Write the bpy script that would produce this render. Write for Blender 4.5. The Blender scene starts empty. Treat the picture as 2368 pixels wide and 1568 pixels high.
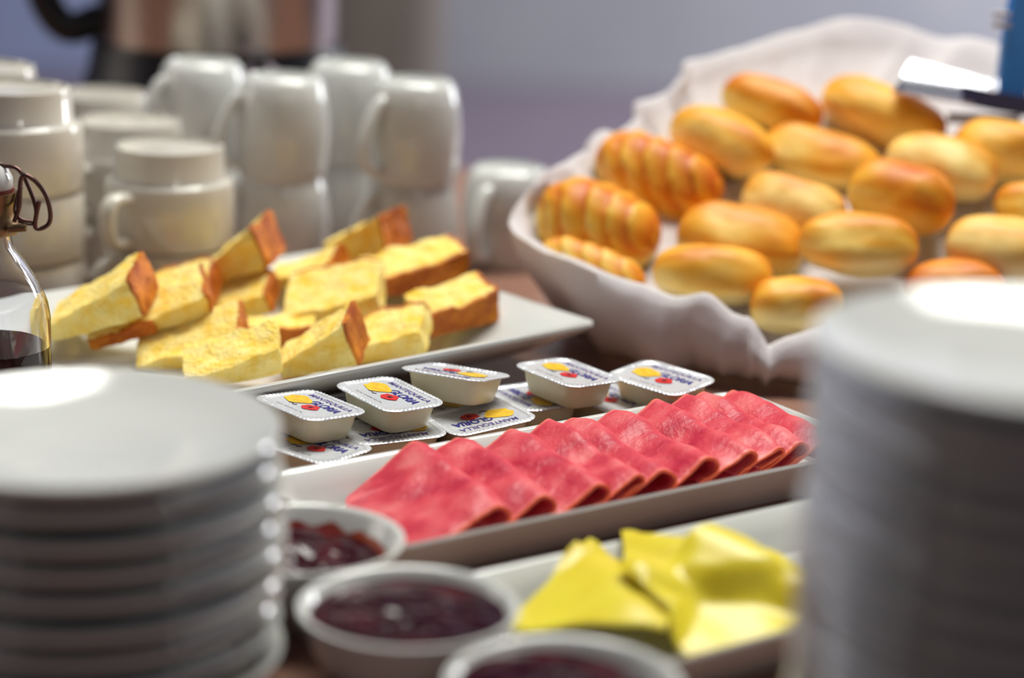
import bpy, bmesh, math, random
from mathutils import Vector, Matrix, Euler, noise

random.seed(7)
T = 0.75                      # table-top height above the floor
scene = bpy.context.scene
COL = scene.collection
PI = math.pi

# ------------------------------------------------------------------ camera
F_PX, CX, CY = 5038.0, 1184.0, 784.0          # 50 mm lens on a 23.5 mm wide sensor, 2368 px
CAM_H = 0.355
PITCH, ROLL = math.radians(15.2), math.radians(1.9)
cam_d = bpy.data.cameras.new('camera')
cam = bpy.data.objects.new('camera', cam_d)
COL.objects.link(cam)
cam.location = (0, 0, T + CAM_H)
fwd = Vector((0, math.cos(PITCH), -math.sin(PITCH)))
right0 = Vector((1, 0, 0))
up0 = right0.cross(fwd)
right = right0 * math.cos(ROLL) + up0 * math.sin(ROLL)
up = up0 * math.cos(ROLL) - right0 * math.sin(ROLL)
cam.rotation_euler = Matrix((right, up, -fwd)).transposed().to_euler()
cam_d.sensor_width = 23.5
cam_d.lens = F_PX / 2368 * 23.5
cam_d.clip_start = 0.02
cam_d.dof.use_dof = True
cam_d.dof.focus_distance = 1.115
cam_d.dof.aperture_fstop = 1.8
cam_d.dof.aperture_blades = 7
cam_d.dof.aperture_rotation = 0.3
scene.camera = cam

# ------------------------------------------------------------------ light
world = bpy.data.worlds.new('world')
scene.world = world
world.use_nodes = True
bg = world.node_tree.nodes['Background']
bg.inputs['Color'].default_value = (0.66, 0.60, 0.80, 1)
bg.inputs['Strength'].default_value = 0.085


def area(name, loc, target, sx, sy, power, color):
    d = bpy.data.lights.new(name, 'AREA')
    d.shape = 'RECTANGLE'
    d.size, d.size_y = sx, sy
    d.energy = power
    d.color = color
    o = bpy.data.objects.new(name, d)
    COL.objects.link(o)
    o.location = loc
    o.rotation_euler = (Vector(target) - Vector(loc)).to_track_quat('-Z', 'Y').to_euler()
    return o


# broad ceiling light over the buffet, a window on the left and an added fill lamp that brightens the far wall
area('ceiling_light_offscreen', (0.25, 1.8, T + 2.0), (0.1, 1.15, T), 1.4, 0.9, 60, (1.0, 1.0, 0.92))
area('window_left_offscreen', (-3.2, 1.7, T + 0.9), (0.0, 1.0, T), 1.4, 1.2, 13, (1.0, 0.93, 0.84))
area('far_wall_fill_offscreen', (3.8, 5.2, T + 1.2), (0.0, 7.2, T), 2.0, 1.8, 230, (0.93, 0.95, 1.0))


def lamp(loc, power, color=(1, 0.97, 0.9), r=0.06):
    d = bpy.data.lights.new('ceiling_spot_offscreen', 'POINT')
    d.energy = power
    d.color = color
    d.shadow_soft_size = r
    o = bpy.data.objects.new('ceiling_spot_offscreen', d)
    COL.objects.link(o)
    o.location = loc
    return o


# two small ceiling spots: the point highlights on the fronts and foot rims of the cups
lamp((1.3, -2.2, T + 1.95), 18, r=0.1)
lamp((0.8, 1.7, T + 1.95), 9)

scene.view_settings.view_transform = 'Standard'
scene.view_settings.look = 'None'
scene.view_settings.gamma = 1.0
scene.view_settings.use_curve_mapping = False
scene.view_settings.exposure = 0.18


# ------------------------------------------------------------------ pixel -> place
def ray(px, py):
    u, v = (px - CX) / F_PX, (py - CY) / F_PX
    return fwd + right * u - up * v


CAMP = Vector((0, 0, T + CAM_H))


def at(px, py, z):
    d = ray(px, py)
    return CAMP + d * ((T + z - CAMP.z) / d.z)


def at_y(px, py, y):
    d = ray(px, py)
    return CAMP + d * (y / d.y)


def at_d(px, py, depth):
    return CAMP + ray(px, py) * depth


# ------------------------------------------------------------------ helpers
def srgb(r, g, b):
    def c(x):
        x /= 255.0
        return x / 12.92 if x <= 0.04045 else ((x + 0.055) / 1.055) ** 2.4
    return (c(r), c(g), c(b), 1)


def mat(name, col, rough=0.5, metal=0.0, col2=None, nscale=40, bump=0.0, bscale=120, sss=0.0,
        sss_col=None, coat=0.0, trans=0.0, ior=1.45, spec=0.5, detail=4, lo=0.35, hi=0.7, sheen=0.0):
    m = bpy.data.materials.new(name)
    m.use_nodes = True
    nt = m.node_tree
    b = nt.nodes['Principled BSDF']
    b.inputs['Base Color'].default_value = col
    b.inputs['Roughness'].default_value = rough
    b.inputs['Metallic'].default_value = metal
    b.inputs['IOR'].default_value = ior
    b.inputs['Specular IOR Level'].default_value = spec
    b.inputs['Coat Weight'].default_value = coat
    b.inputs['Coat Roughness'].default_value = 0.05
    b.inputs['Transmission Weight'].default_value = trans
    b.inputs['Sheen Weight'].default_value = sheen
    if sss:
        b.inputs['Subsurface Weight'].default_value = sss
        b.inputs['Subsurface Radius'].default_value = sss_col or (1.0, 0.6, 0.3)
        b.inputs['Subsurface Scale'].default_value = 0.006
    tc = nt.nodes.new('ShaderNodeTexCoord')
    if col2:
        n = nt.nodes.new('ShaderNodeTexNoise')
        n.inputs['Scale'].default_value = nscale
        n.inputs['Detail'].default_value = detail
        nt.links.new(tc.outputs['Object'], n.inputs['Vector'])
        r = nt.nodes.new('ShaderNodeValToRGB')
        r.color_ramp.elements[0].position, r.color_ramp.elements[1].position = lo, hi
        r.color_ramp.elements[0].color, r.color_ramp.elements[1].color = col, col2
        nt.links.new(n.outputs['Fac'], r.inputs['Fac'])
        nt.links.new(r.outputs['Color'], b.inputs['Base Color'])
    if bump:
        n2 = nt.nodes.new('ShaderNodeTexNoise')
        n2.inputs['Scale'].default_value = bscale
        n2.inputs['Detail'].default_value = 3
        nt.links.new(tc.outputs['Object'], n2.inputs['Vector'])
        bp = nt.nodes.new('ShaderNodeBump')
        bp.inputs['Strength'].default_value = bump
        bp.inputs['Distance'].default_value = 0.002
        nt.links.new(n2.outputs['Fac'], bp.inputs['Height'])
        nt.links.new(bp.outputs['Normal'], b.inputs['Normal'])
    return m


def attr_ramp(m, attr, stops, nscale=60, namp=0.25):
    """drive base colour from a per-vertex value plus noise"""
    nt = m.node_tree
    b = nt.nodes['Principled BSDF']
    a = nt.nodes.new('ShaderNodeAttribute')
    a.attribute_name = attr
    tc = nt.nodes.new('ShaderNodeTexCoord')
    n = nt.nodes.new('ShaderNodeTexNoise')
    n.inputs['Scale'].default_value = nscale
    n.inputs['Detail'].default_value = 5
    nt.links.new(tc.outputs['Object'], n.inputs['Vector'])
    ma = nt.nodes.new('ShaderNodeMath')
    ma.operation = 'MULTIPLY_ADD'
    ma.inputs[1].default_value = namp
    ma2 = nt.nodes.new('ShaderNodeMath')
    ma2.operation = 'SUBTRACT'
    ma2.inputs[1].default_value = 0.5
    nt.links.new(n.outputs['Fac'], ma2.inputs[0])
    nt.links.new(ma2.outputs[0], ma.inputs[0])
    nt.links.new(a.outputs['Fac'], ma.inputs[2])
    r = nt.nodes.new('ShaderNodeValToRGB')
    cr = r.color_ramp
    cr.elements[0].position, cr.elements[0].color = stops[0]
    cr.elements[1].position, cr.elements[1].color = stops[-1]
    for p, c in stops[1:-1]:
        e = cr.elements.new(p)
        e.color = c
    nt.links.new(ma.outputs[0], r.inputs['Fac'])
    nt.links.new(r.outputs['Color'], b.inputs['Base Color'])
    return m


def mesh(name, verts, faces, m=None, smooth=40):
    me = bpy.data.meshes.new(name)
    me.from_pydata([tuple(v) for v in verts], [], faces)
    bm = bmesh.new()
    bm.from_mesh(me)
    bmesh.ops.recalc_face_normals(bm, faces=bm.faces)
    bm.to_mesh(me)
    bm.free()
    if m:
        me.materials.append(m)
    if smooth:
        for p in me.polygons:
            p.use_smooth = True
        me.set_sharp_from_angle(angle=math.radians(smooth))
    return me


def obj(name, me, parent=None, loc=None, rot=None):
    o = bpy.data.objects.new(name, me)
    COL.objects.link(o)
    if parent:
        o.parent = parent
    if loc is not None:
        o.location = loc
    if rot is not None:
        o.rotation_euler = rot
    return o


def tag(o, label, cat, group=None):
    o['label'] = label
    o['category'] = cat
    if group:
        o['group'] = group
    return o


def thing(name, label, cat, loc=(0, 0, 0), rot=(0, 0, 0), group=None):
    o = obj(name, None, None, loc, rot)
    o.empty_display_size = 0.02
    return tag(o, label, cat, group)


def struct(o):
    o['kind'] = 'structure'
    return o


def copy_tree(o, parent=None):
    c = o.copy()
    COL.objects.link(c)
    c.parent = parent
    for ch in o.children:
        copy_tree(ch, c)
    return c


def lathe(name, prof, m, segs=64, smooth=35):
    vs, fs = [], []
    idx = []
    for r, z in prof:
        if r < 1e-6:
            idx.append([len(vs)])
            vs.append((0, 0, z))
        else:
            idx.append(list(range(len(vs), len(vs) + segs)))
            vs += [(r * math.cos(2 * PI * k / segs), r * math.sin(2 * PI * k / segs), z) for k in range(segs)]
    for a, b in zip(idx, idx[1:]):
        for k in range(segs):
            k2 = (k + 1) % segs
            if len(a) == 1 and len(b) == 1:
                continue
            if len(a) == 1:
                fs.append((a[0], b[k], b[k2]))
            elif len(b) == 1:
                fs.append((a[k], b[0], a[k2]))
            else:
                fs.append((a[k], b[k], b[k2], a[k2]))
    return mesh(name, vs, fs, m, smooth)


def rr_ring(hx, hy, r, z, n=8):
    """rounded rectangle ring, counter-clockwise"""
    r = min(r, hx, hy)
    pts = []
    for cx, cy, a0 in ((hx - r, hy - r, 0), (-hx + r, hy - r, 90), (-hx + r, -hy + r, 180), (hx - r, -hy + r, 270)):
        for k in range(n + 1):
            a = math.radians(a0 + 90.0 * k / n)
            pts.append((cx + r * math.cos(a), cy + r * math.sin(a), z))
    return pts


def loft(name, rings, m, cap0=True, cap1=True, smooth=40):
    vs, fs = [], []
    n = len(rings[0])
    for r in rings:
        vs += r
    for i in range(len(rings) - 1):
        for k in range(n):
            k2 = (k + 1) % n
            fs.append((i * n + k, i * n + k2, (i + 1) * n + k2, (i + 1) * n + k))
    if cap0:
        fs.append(tuple(reversed(range(n))))
    if cap1:
        fs.append(tuple((len(rings) - 1) * n + k for k in range(n)))
    return mesh(name, vs, fs, m, smooth)


def tube(name, pts, rad, m, segs=10, flat=1.0, closed=False, smooth=50):
    pts = [Vector(p) for p in pts]
    n = len(pts)
    vs, fs = [], []
    prev = None
    for i, p in enumerate(pts):
        if closed:
            t = (pts[(i + 1) % n] - pts[i - 1]).normalized()
        else:
            t = (pts[min(i + 1, n - 1)] - pts[max(i - 1, 0)]).normalized()
        if prev is None:
            ref = Vector((0, 1, 0)) if abs(t.y) < 0.9 else Vector((1, 0, 0))
            nrm = (ref - t * ref.dot(t)).normalized()
        else:
            nrm = (prev - t * prev.dot(t)).normalized()
        prev = nrm
        bn = t.cross(nrm)
        r = rad[i] if isinstance(rad, (list, tuple)) else rad
        for k in range(segs):
            a = 2 * PI * k / segs
            vs.append(p + nrm * (math.cos(a) * r * flat) + bn * (math.sin(a) * r))
    m_ = n if closed else n - 1
    for i in range(m_):
        j = (i + 1) % n
        for k in range(segs):
            k2 = (k + 1) % segs
            fs.append((i * segs + k, i * segs + k2, j * segs + k2, j * segs + k))
    if not closed:
        fs.append(tuple(reversed(range(segs))))
        fs.append(tuple((n - 1) * segs + k for k in range(segs)))
    return mesh(name, vs, fs, m, smooth)


def smooth_path(pts, n=8, closed=False):
    pts = [Vector(p) for p in pts]
    out = []
    N = len(pts)
    rng = N if closed else N - 1
    for i in range(rng):
        g = (lambda j: pts[j % N]) if closed else (lambda j: pts[max(0, min(N - 1, j))])
        p0, p1, p2, p3 = g(i - 1), g(i), g(i + 1), g(i + 2)
        for k in range(n):
            t = k / n
            out.append(0.5 * ((2 * p1) + (p2 - p0) * t + (2 * p0 - 5 * p1 + 4 * p2 - p3) * t * t + (3 * p1 - p0 - 3 * p2 + p3) * t ** 3))
    if not closed:
        out.append(pts[-1])
    return out


def box(name, x0, x1, y0, y1, z0, z1, m, bev=0.0):
    bm = bmesh.new()
    bmesh.ops.create_cube(bm, size=1)
    for v in bm.verts:
        v.co = Vector((x0 + (v.co.x + .5) * (x1 - x0), y0 + (v.co.y + .5) * (y1 - y0), z0 + (v.co.z + .5) * (z1 - z0)))
    if bev:
        bmesh.ops.bevel(bm, geom=bm.edges[:], offset=bev, segments=3, affect='EDGES', profile=0.5)
    me = bpy.data.meshes.new(name)
    bm.to_mesh(me)
    bm.free()
    me.materials.append(m)
    if bev:
        for p in me.polygons:
            p.use_smooth = True
        me.set_sharp_from_angle(angle=math.radians(35))
    return me


def nz(x, y, z, s=1.0):
    return noise.noise(Vector((x * s, y * s, z * s)))


def push_apart(items, iters=60, tol=.0006, shape=None, after=None):
    """items: dicts with pos, balls [(offset, radius)]; pairs that overlap are moved apart"""
    for it in items:
        it['R'] = max(o_.length + r_ for o_, r_ in it['balls'])
    for _ in range(iters):
        moved = False
        for a in range(len(items)):
            for b in range(a + 1, len(items)):
                A, B = items[a], items[b]
                if (A['pos'] - B['pos']).length > A['R'] + B['R']:
                    continue
                best, vec = tol, None
                for oa, ra in A['balls']:
                    pa = A['pos'] + oa
                    for ob, rb in B['balls']:
                        d_ = pa - (B['pos'] + ob)
                        ov = ra + rb - d_.length
                        if ov > best:
                            best, vec = ov, d_.normalized() * ov
                if vec is not None:
                    moved = True
                    va_, vb_ = (shape(A, B, vec) if shape else (vec * .5, vec * -.5))
                    A['pos'] = A['pos'] + va_ * .6
                    B['pos'] = B['pos'] + vb_ * .6
        if after:
            for it in items:
                after(it)
        if not moved:
            break


ORD = ['topmost', 'second', 'third', 'fourth', 'fifth', 'sixth', 'seventh', 'eighth', 'ninth', 'tenth', 'eleventh',
       'twelfth', 'thirteenth', 'fourteenth', 'fifteenth', 'sixteenth', 'seventeenth', 'eighteenth']

# ------------------------------------------------------------------ materials
PORC = mat('porcelain_white', srgb(214, 215, 212), 0.12, coat=0.4, col2=srgb(208, 209, 207), nscale=6)
PORC_WARM = mat('porcelain_cream', srgb(214, 209, 200), 0.16, coat=0.4, col2=srgb(208, 203, 195), nscale=8)
TABLE = mat('table_brown', srgb(150, 112, 96), 0.32, col2=srgb(128, 92, 78), nscale=5, bump=0.03, bscale=60)
TABLE_LEG = mat('table_leg_wood', srgb(92, 62, 48), 0.5, col2=srgb(74, 48, 36), nscale=14)
WALL = mat('wall_plaster', srgb(162, 163, 168), 0.85, col2=srgb(154, 155, 162), nscale=3, bump=0.1)
WALL_BLUE = mat('wall_blue_plaster', srgb(176, 188, 222), 0.85, col2=srgb(168, 181, 217), nscale=3)
FLOOR = mat('floor_vinyl', srgb(152, 138, 152), 0.5, col2=srgb(145, 130, 146), nscale=4)
STANDIN = mat('standin_taupe', srgb(110, 100, 94), 0.7, col2=srgb(98, 90, 85), nscale=5)
STEEL = mat('brushed_steel', srgb(176, 168, 160), 0.25, metal=1.0, col2=srgb(165, 157, 152), nscale=5)
CHROME = mat('polished_steel', srgb(222, 224, 235), 0.22, metal=1.0)
BLACK = mat('black_plastic', srgb(12, 12, 18), 0.4, col2=srgb(16, 16, 22), nscale=12)
GREYP = mat('grey_plastic', srgb(150, 135, 145), 0.45, col2=srgb(140, 126, 136), nscale=12)
CLOTH = mat('white_linen', srgb(240, 236, 242), 0.9, col2=srgb(230, 226, 234), nscale=30, bump=0.25, bscale=500,
            sss=0.0, sheen=0.2)
_nt = CLOTH.node_tree
_tr = _nt.nodes.new('ShaderNodeBsdfTranslucent')
_tr.inputs['Color'].default_value = srgb(236, 222, 200)
_mx = _nt.nodes.new('ShaderNodeMixShader')
_mx.inputs['Fac'].default_value = 0.35
_nt.links.new(_nt.nodes['Principled BSDF'].outputs[0], _mx.inputs[1])
_nt.links.new(_tr.outputs[0], _mx.inputs[2])
_nt.links.new(_mx.outputs[0], _nt.nodes['Material Output'].inputs['Surface'])
WIRE = mat('bail_wire', srgb(110, 85, 80), 0.35, metal=1.0)
COLLAR = mat('collar_metal', srgb(150, 125, 90), 0.4, metal=0.9, col2=srgb(110, 80, 60), nscale=60)
GLASS = mat('clear_glass', (0.95, 0.96, 1, 1), 0.02, trans=1.0, ior=1.45)
SYRUP = mat('dark_red_syrup', srgb(40, 5, 14), 0.15, spec=0.25)
JAM = mat('dark_berry_jam', srgb(40, 6, 20), 0.07, col2=srgb(84, 16, 26), nscale=45, spec=0.4, bump=0.22, bscale=190, lo=.45, hi=.8)
JAM_RED = mat('red_berry_jam', srgb(46, 7, 20), 0.07, col2=srgb(120, 32, 26), nscale=35, spec=0.4, bump=0.22, bscale=190, lo=.5, hi=.8)
JAM_FILM = mat('orange_jam_smear', srgb(205, 92, 50), 0.25, col2=srgb(170, 50, 36), nscale=60, coat=0.4)
CHEESE = mat('yellow_cheese', srgb(232, 214, 62), 0.32, col2=srgb(222, 198, 40), nscale=40, sss=0.25, sss_col=(1, .8, .2))
TUB = mat('cream_tub_plastic', srgb(236, 230, 198), 0.3, col2=srgb(230, 222, 184), nscale=60, sss=0.35, sss_col=(1, .85, .4))
FOIL = mat('silver_white_foil', srgb(228, 230, 234), 0.26, metal=0.35, col2=srgb(216, 218, 226), nscale=60, bump=0.35, bscale=150)
INK_BLUE = mat('navy_ink', srgb(34, 34, 130), 0.4)
INK_PURPLE = mat('purple_ink', srgb(84, 70, 140), 0.4)
INK_RED = mat('poppy_red_ink', srgb(214, 36, 40), 0.35, col2=srgb(196, 26, 34), nscale=300)
INK_BLACK = mat('black_ink', srgb(40, 30, 40), 0.4)
INK_YELLOW = mat('butter_yellow_ink', srgb(240, 200, 50), 0.35, col2=srgb(222, 164, 20), nscale=260, detail=2)
BLUE = mat('blue_plastic', srgb(0, 120, 205), 0.25, col2=srgb(0, 96, 180), nscale=14, spec=0.25)
NAVY = mat('navy_plastic', srgb(44, 36, 84), 0.35, col2=srgb(36, 30, 70), nscale=14)
STRIPE = mat('plain_white', srgb(210, 215, 225), 0.4)
CRUMB = mat('sponge_crumb', srgb(253, 205, 62), 0.85, col2=srgb(255, 229, 142), lo=.28, hi=.58, nscale=110, bump=0.9, bscale=420, sss=0.15, sss_col=(1, .75, .25))
CRUST = mat('cake_crust', srgb(164, 74, 4), 0.6, col2=srgb(226, 136, 24), nscale=75, bump=0.7, bscale=300)
HAM = mat('cooked_ham', srgb(216, 70, 76), 0.42, sss=0.2, sss_col=(1, .35, .25), bump=0.35, bscale=260, spec=0.4)
attr_ramp(HAM, 'edge', [(0.0, srgb(184, 30, 62)), (0.22, srgb(214, 70, 84)), (0.5, srgb(234, 124, 124)), (0.72, srgb(236, 98, 62)), (1.0, srgb(230, 80, 30))], 60, 0.65)


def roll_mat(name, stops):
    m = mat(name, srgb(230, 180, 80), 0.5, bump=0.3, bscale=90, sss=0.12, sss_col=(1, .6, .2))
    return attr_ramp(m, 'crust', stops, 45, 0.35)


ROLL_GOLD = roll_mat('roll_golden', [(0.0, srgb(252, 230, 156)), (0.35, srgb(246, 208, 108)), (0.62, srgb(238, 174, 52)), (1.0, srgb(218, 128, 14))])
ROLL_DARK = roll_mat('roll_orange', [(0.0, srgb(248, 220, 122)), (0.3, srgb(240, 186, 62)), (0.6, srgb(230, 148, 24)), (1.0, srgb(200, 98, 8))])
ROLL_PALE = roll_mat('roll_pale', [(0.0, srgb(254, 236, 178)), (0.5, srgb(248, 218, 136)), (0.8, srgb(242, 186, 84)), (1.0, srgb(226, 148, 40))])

# ------------------------------------------------------------------ room
struct(obj('floor', box('floor', -5, 5, -4, 7.6, -0.1, 0, FLOOR)))
struct(obj('wall_back', box('wall_back', -0.9, 5, 7.4, 7.6, 0, 3.4, WALL)))
struct(obj('wall_back_blue', box('wall_back_blue', -5, -0.9, 7.36, 7.6, 0, 3.4, WALL_BLUE)))
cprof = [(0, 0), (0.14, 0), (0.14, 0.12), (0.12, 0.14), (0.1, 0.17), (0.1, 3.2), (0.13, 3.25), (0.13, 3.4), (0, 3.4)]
col = obj('standin_cylinder', lathe('standin_cylinder', cprof, STANDIN, 48), None, (-0.21, 3.2, 0))  # added cylinder, its shading supplies the dark gradient beside the urn
tag(col, 'added taupe column standing behind the steel coffee urn', 'standin')

# ------------------------------------------------------------------ table
tb = thing('buffet_table', 'long brown buffet table carrying the breakfast dishes', 'table', (0, 1.3, 0))
obj('table_top', box('table_top', -1.3, 1.3, -0.95, 0.57, T - 0.035, T, TABLE, 0.004), tb)
for sx in (-1.2, 1.2):
    for sy in (-0.85, 0.50):
        obj('leg', box('leg', sx - .03, sx + .03, sy - .03, sy + .03, 0, T - 0.034, TABLE_LEG, 0.004), tb)

# ------------------------------------------------------------------ saucer stacks
sp = [(0, .006), (.027, .006), (.028, 0), (.0315, 0), (.033, .006), (.05, .0086), (.062, .0124), (.0718, .0176), (.0737, .0200),
      (.0728, .0214), (.0700, .0202), (.062, .0164), (.05, .0122), (.038, .0111), (.031, .0108), (.027, .0094), (0, .0092)]
SAUCER = lathe('saucer', sp, PORC, 96, 50)
PITCH_S = 0.0108


def stack(cx, cy, n, where, group, jit, lean=(0, 0)):
    for i in range(n):
        k = n - 1 - i                     # index from the top
        lab = ('topmost white saucer of the stack ' + where) if k == 0 else ('%s white saucer from the top of the stack %s' % (ORD[k], where))
        o = obj('saucer', SAUCER, None, (cx + random.uniform(-jit, jit) + lean[0] * i, cy + random.uniform(-jit, jit) + lean[1] * i, T + i * PITCH_S),
                (0, 0, random.uniform(0, 6)))
        tag(o, lab, 'saucer', group)


pL = at(206, 983, 0.1065)
stack(pL.x, pL.y, 9, 'beside the jam bowls', 'saucers stacked beside the jam bowls', 0.0026)
pR = at(2430, 795, 0.183)
stack(pR.x, pR.y, 16, 'in front of the bread rolls', 'saucers stacked in front of the bread', 0.0012)


# ------------------------------------------------------------------ trays
def tray(name, hx, hy, rim, lip, flare, r, m):
    t = 0.0035
    rings = [rr_ring(hx - flare - .006, hy - flare - .006, r, 0.0, 10),
             rr_ring(hx - flare, hy - flare, r, 0.0, 10),
             rr_ring(hx - flare * .45, hy - flare * .45, r + .004, rim * .45, 10),
             rr_ring(hx - .001, hy - .001, r + .007, rim - .003, 10),
             rr_ring(hx, hy, r + .008, rim - .0012, 10),
             rr_ring(hx - .0008, hy - .0008, r + .007, rim, 10),
             rr_ring(hx - lip, hy - lip, r + .005, rim - .0006, 10),
             rr_ring(hx - lip - flare * .5, hy - lip - flare * .5, r + .003, rim * .5 + t * .5, 10),
             rr_ring(hx - lip - flare, hy - lip - flare, r, t + .001, 10),
             rr_ring(hx - lip - flare - .006, hy - lip - flare - .006, r, t, 10)]
    return loft(name, rings, m)


ANG_H = math.radians(35.0)
uH = Vector((math.cos(ANG_H), math.sin(ANG_H), 0))
vH = Vector((-math.sin(ANG_H), math.cos(ANG_H), 0))
HAM_RIM = 0.022
front = at(1360, 1175, HAM_RIM)
rightc = at(1712, 892, HAM_RIM)
HX, HY = 0.15, 0.0575
# centre from the front rim line and the right end
s_right = (rightc - Vector((0, 0, 0))).dot(uH)
c_s = s_right - HX - 0.004
c_v = front.dot(vH) + HY
hamc = uH * c_s + vH * c_v
hamc.z = T
TRAY = tray('tray', HX, HY, HAM_RIM, .003, .012, .010, PORC)
o = obj('serving_tray', TRAY, None, hamc, (0, 0, ANG_H))
tag(o, 'long white rectangular porcelain tray holding the folded ham slices', 'tray', 'rectangular serving trays')
chf = at(1470, 1240, HAM_RIM)
chc = uH * (c_s - 0.001) + vH * (chf.dot(vH) - HY)
chc.z = T
o = obj('serving_tray', TRAY, None, chc, (0, 0, ANG_H))
tag(o, 'long white rectangular porcelain tray holding the yellow cheese slices', 'tray', 'rectangular serving trays')

# cake plate
ANG_C = math.radians(41.0)
uC = Vector((math.cos(ANG_C), math.sin(ANG_C), 0))
vC = Vector((-math.sin(ANG_C), math.cos(ANG_C), 0))
CAKE_RIM = 0.035
tip = at(1370, 744, CAKE_RIM)
CHX, CHY = 0.155, 0.119
cakec = tip - uC * (CHX - .003) + vC * (CHY - .003)
cakec.z = T


def cake_plate(name, hx, hy, m):
    t = .004
    rings = [rr_ring(hx - .062, hy - .062, .012, 0.002, 8), rr_ring(hx - .058, hy - .058, .012, 0.0, 8), rr_ring(hx - .055, hy - .055, .012, 0.0, 8),
             rr_ring(hx - .052, hy - .052, .012, .004, 8),
             rr_ring(hx - .025, hy - .025, .010, .0165, 8), rr_ring(hx - .002, hy - .002, .008, .0305, 8), rr_ring(hx, hy, .0085, .033, 8),
             rr_ring(hx - .0005, hy - .0005, .008, .0348, 8), rr_ring(hx - .004, hy - .004, .008, .0352, 8),
             rr_ring(hx - .027, hy - .027, .010, .0212, 8), rr_ring(hx - .050, hy - .050, .012, .0092, 8), rr_ring(hx - .06, hy - .06, .012, .0075, 8)]
    return loft(name, rings, m)


o = obj('cake_platter', cake_plate('cake_platter', CHX, CHY, PORC), None, cakec, (0, 0, ANG_C))
tag(o, 'large square white porcelain platter with sloping sides under the cake slices', 'platter')

# ------------------------------------------------------------------ jam bowls
bp = [(0, .004), (.019, .004), (.020, 0), (.024, 0), (.026, .003), (.034, .012), (.040, .022), (.0432, .0325), (.0446, .0345), (.0444, .0358),
      (.0425, .0360), (.0408, .0345), (.037, .0225), (.030, .0125), (.02, .0068), (0, .006)]
BOWL = lathe('jam_bowl', bp, PORC, 72, 50)


def inner_r(z):
    pr = [(.006, 0), (.0068, .02), (.0125, .030), (.0225, .037), (.0345, .0408), (.036, .0425)]
    for (z0, r0), (z1, r1) in zip(pr, pr[1:]):
        if z <= z1:
            return r0 + (r1 - r0) * (z - z0) / (z1 - z0)
    return .0425


def jam(cx, cy, level, heap, m, seed, label, tilt=0.0):
    N, M = 72, 26
    vs, fs = [], []
    for i in range(M + 1):
        q = i / M
        for k in range(N):
            a = 2 * PI * k / N
            lev = level + tilt * math.cos(a - 2.6) * q
            R = inner_r(lev) + .0004
            r = R * q
            x, y = r * math.cos(a), r * math.sin(a)
            z = lev + heap * max(0, 1 - q * q) * (0.6 + 0.8 * nz(x, y, seed, 70))
            z += (0.0010 * nz(x, y, seed + 3, 120) + 0.0007 * nz(x, y, seed + 9, 280)) * (1 - q ** 6)
            vs.append((x, y, z))
    for i in range(M):
        for k in range(N):
            k2 = (k + 1) % N
            fs.append((i * N + k, i * N + k2, (i + 1) * N + k2, (i + 1) * N + k))
    b0 = len(vs)                           # underside following the bowl
    for i in range(1, 7):
        q = i / 6
        for k in range(N):
            a = 2 * PI * k / N
            lev = level + tilt * math.cos(a - 2.6)
            z = lev + (.0068 - lev) * q
            r = inner_r(max(z, .0062)) * (1 if q < 1 else .6) + .0003
            vs.append((r * math.cos(a), r * math.sin(a), z))
    for i in range(6):
        s0 = M * N if i == 0 else b0 + (i - 1) * N
        s1 = b0 + i * N
        for k in range(N):
            k2 = (k + 1) % N
            fs.append((s0 + k, s0 + k2, s1 + k2, s1 + k))
    o = obj('berry_jam', mesh('berry_jam', vs, fs, m, 60), None, (cx, cy, T))
    return tag(o, label, 'jam', 'jam in the small bowls')


bowls = [((945, 1400), 'small round white bowl of level dark jam, middle of the three', .0312, .0005, JAM, 'dark level berry jam nearly filling the middle bowl', 0.0),
         ((699, 1243), 'small round white bowl with lumpy jam beside the ham tray', .0250, .0042, JAM_RED, 'lumpy heaped dark jam in the bowl beside the ham tray', .004),
         ((1306, 1578), 'small round white bowl of jam in front of the cheese tray', .0290, .001, JAM, 'glossy dark jam in the bowl in front of the cheese tray', .004)]
for (p, lab, lev, heap, m, jl, tilt) in bowls:
    c = at(p[0], p[1], .0345)
    _bo = obj('jam_bowl', BOWL, None, (c.x, c.y, T))
    _bo.scale = (.965,) * 3
    tag(_bo, lab, 'bowl', 'jam bowls')
    jam(c.x, c.y, lev, heap, m, p[0] * .37, jl, tilt).scale = (.965,) * 3
    if heap > .003:                        # orange smear left on the rear inside wall
        vs, fs = [], []
        n = 30
        for i in range(n + 1):
            a = math.radians(20 + 130 * i / n)
            top = .0285 + .003 * nz(i * .35, 1, 2) - .004 * abs(i / n - .5)
            for z in (.018, (.018 + top) / 2, top):
                r = inner_r(z) - .0005
                vs.append((r * math.cos(a), r * math.sin(a), z))
        for i in range(n):
            for j in (0, 1):
                fs.append((i * 3 + j, i * 3 + 3 + j, i * 3 + 4 + j, i * 3 + 1 + j))
        _sm = obj('jam_smear', mesh('jam_smear', vs, fs, JAM_FILM), None, (c.x, c.y, T))
        _sm.scale = (.965,) * 3
        tag(_sm,
            'orange-red jam smear on the inside wall of the lumpy jam bowl', 'jam')

# ------------------------------------------------------------------ sheets (ham, cheese)
FL = 0.0042                                 # tray floor above the table


def set_attr(me, name, vals):
    a = me.attributes.new(name, 'FLOAT', 'POINT')
    a.data.foreach_set('value', vals)


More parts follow.
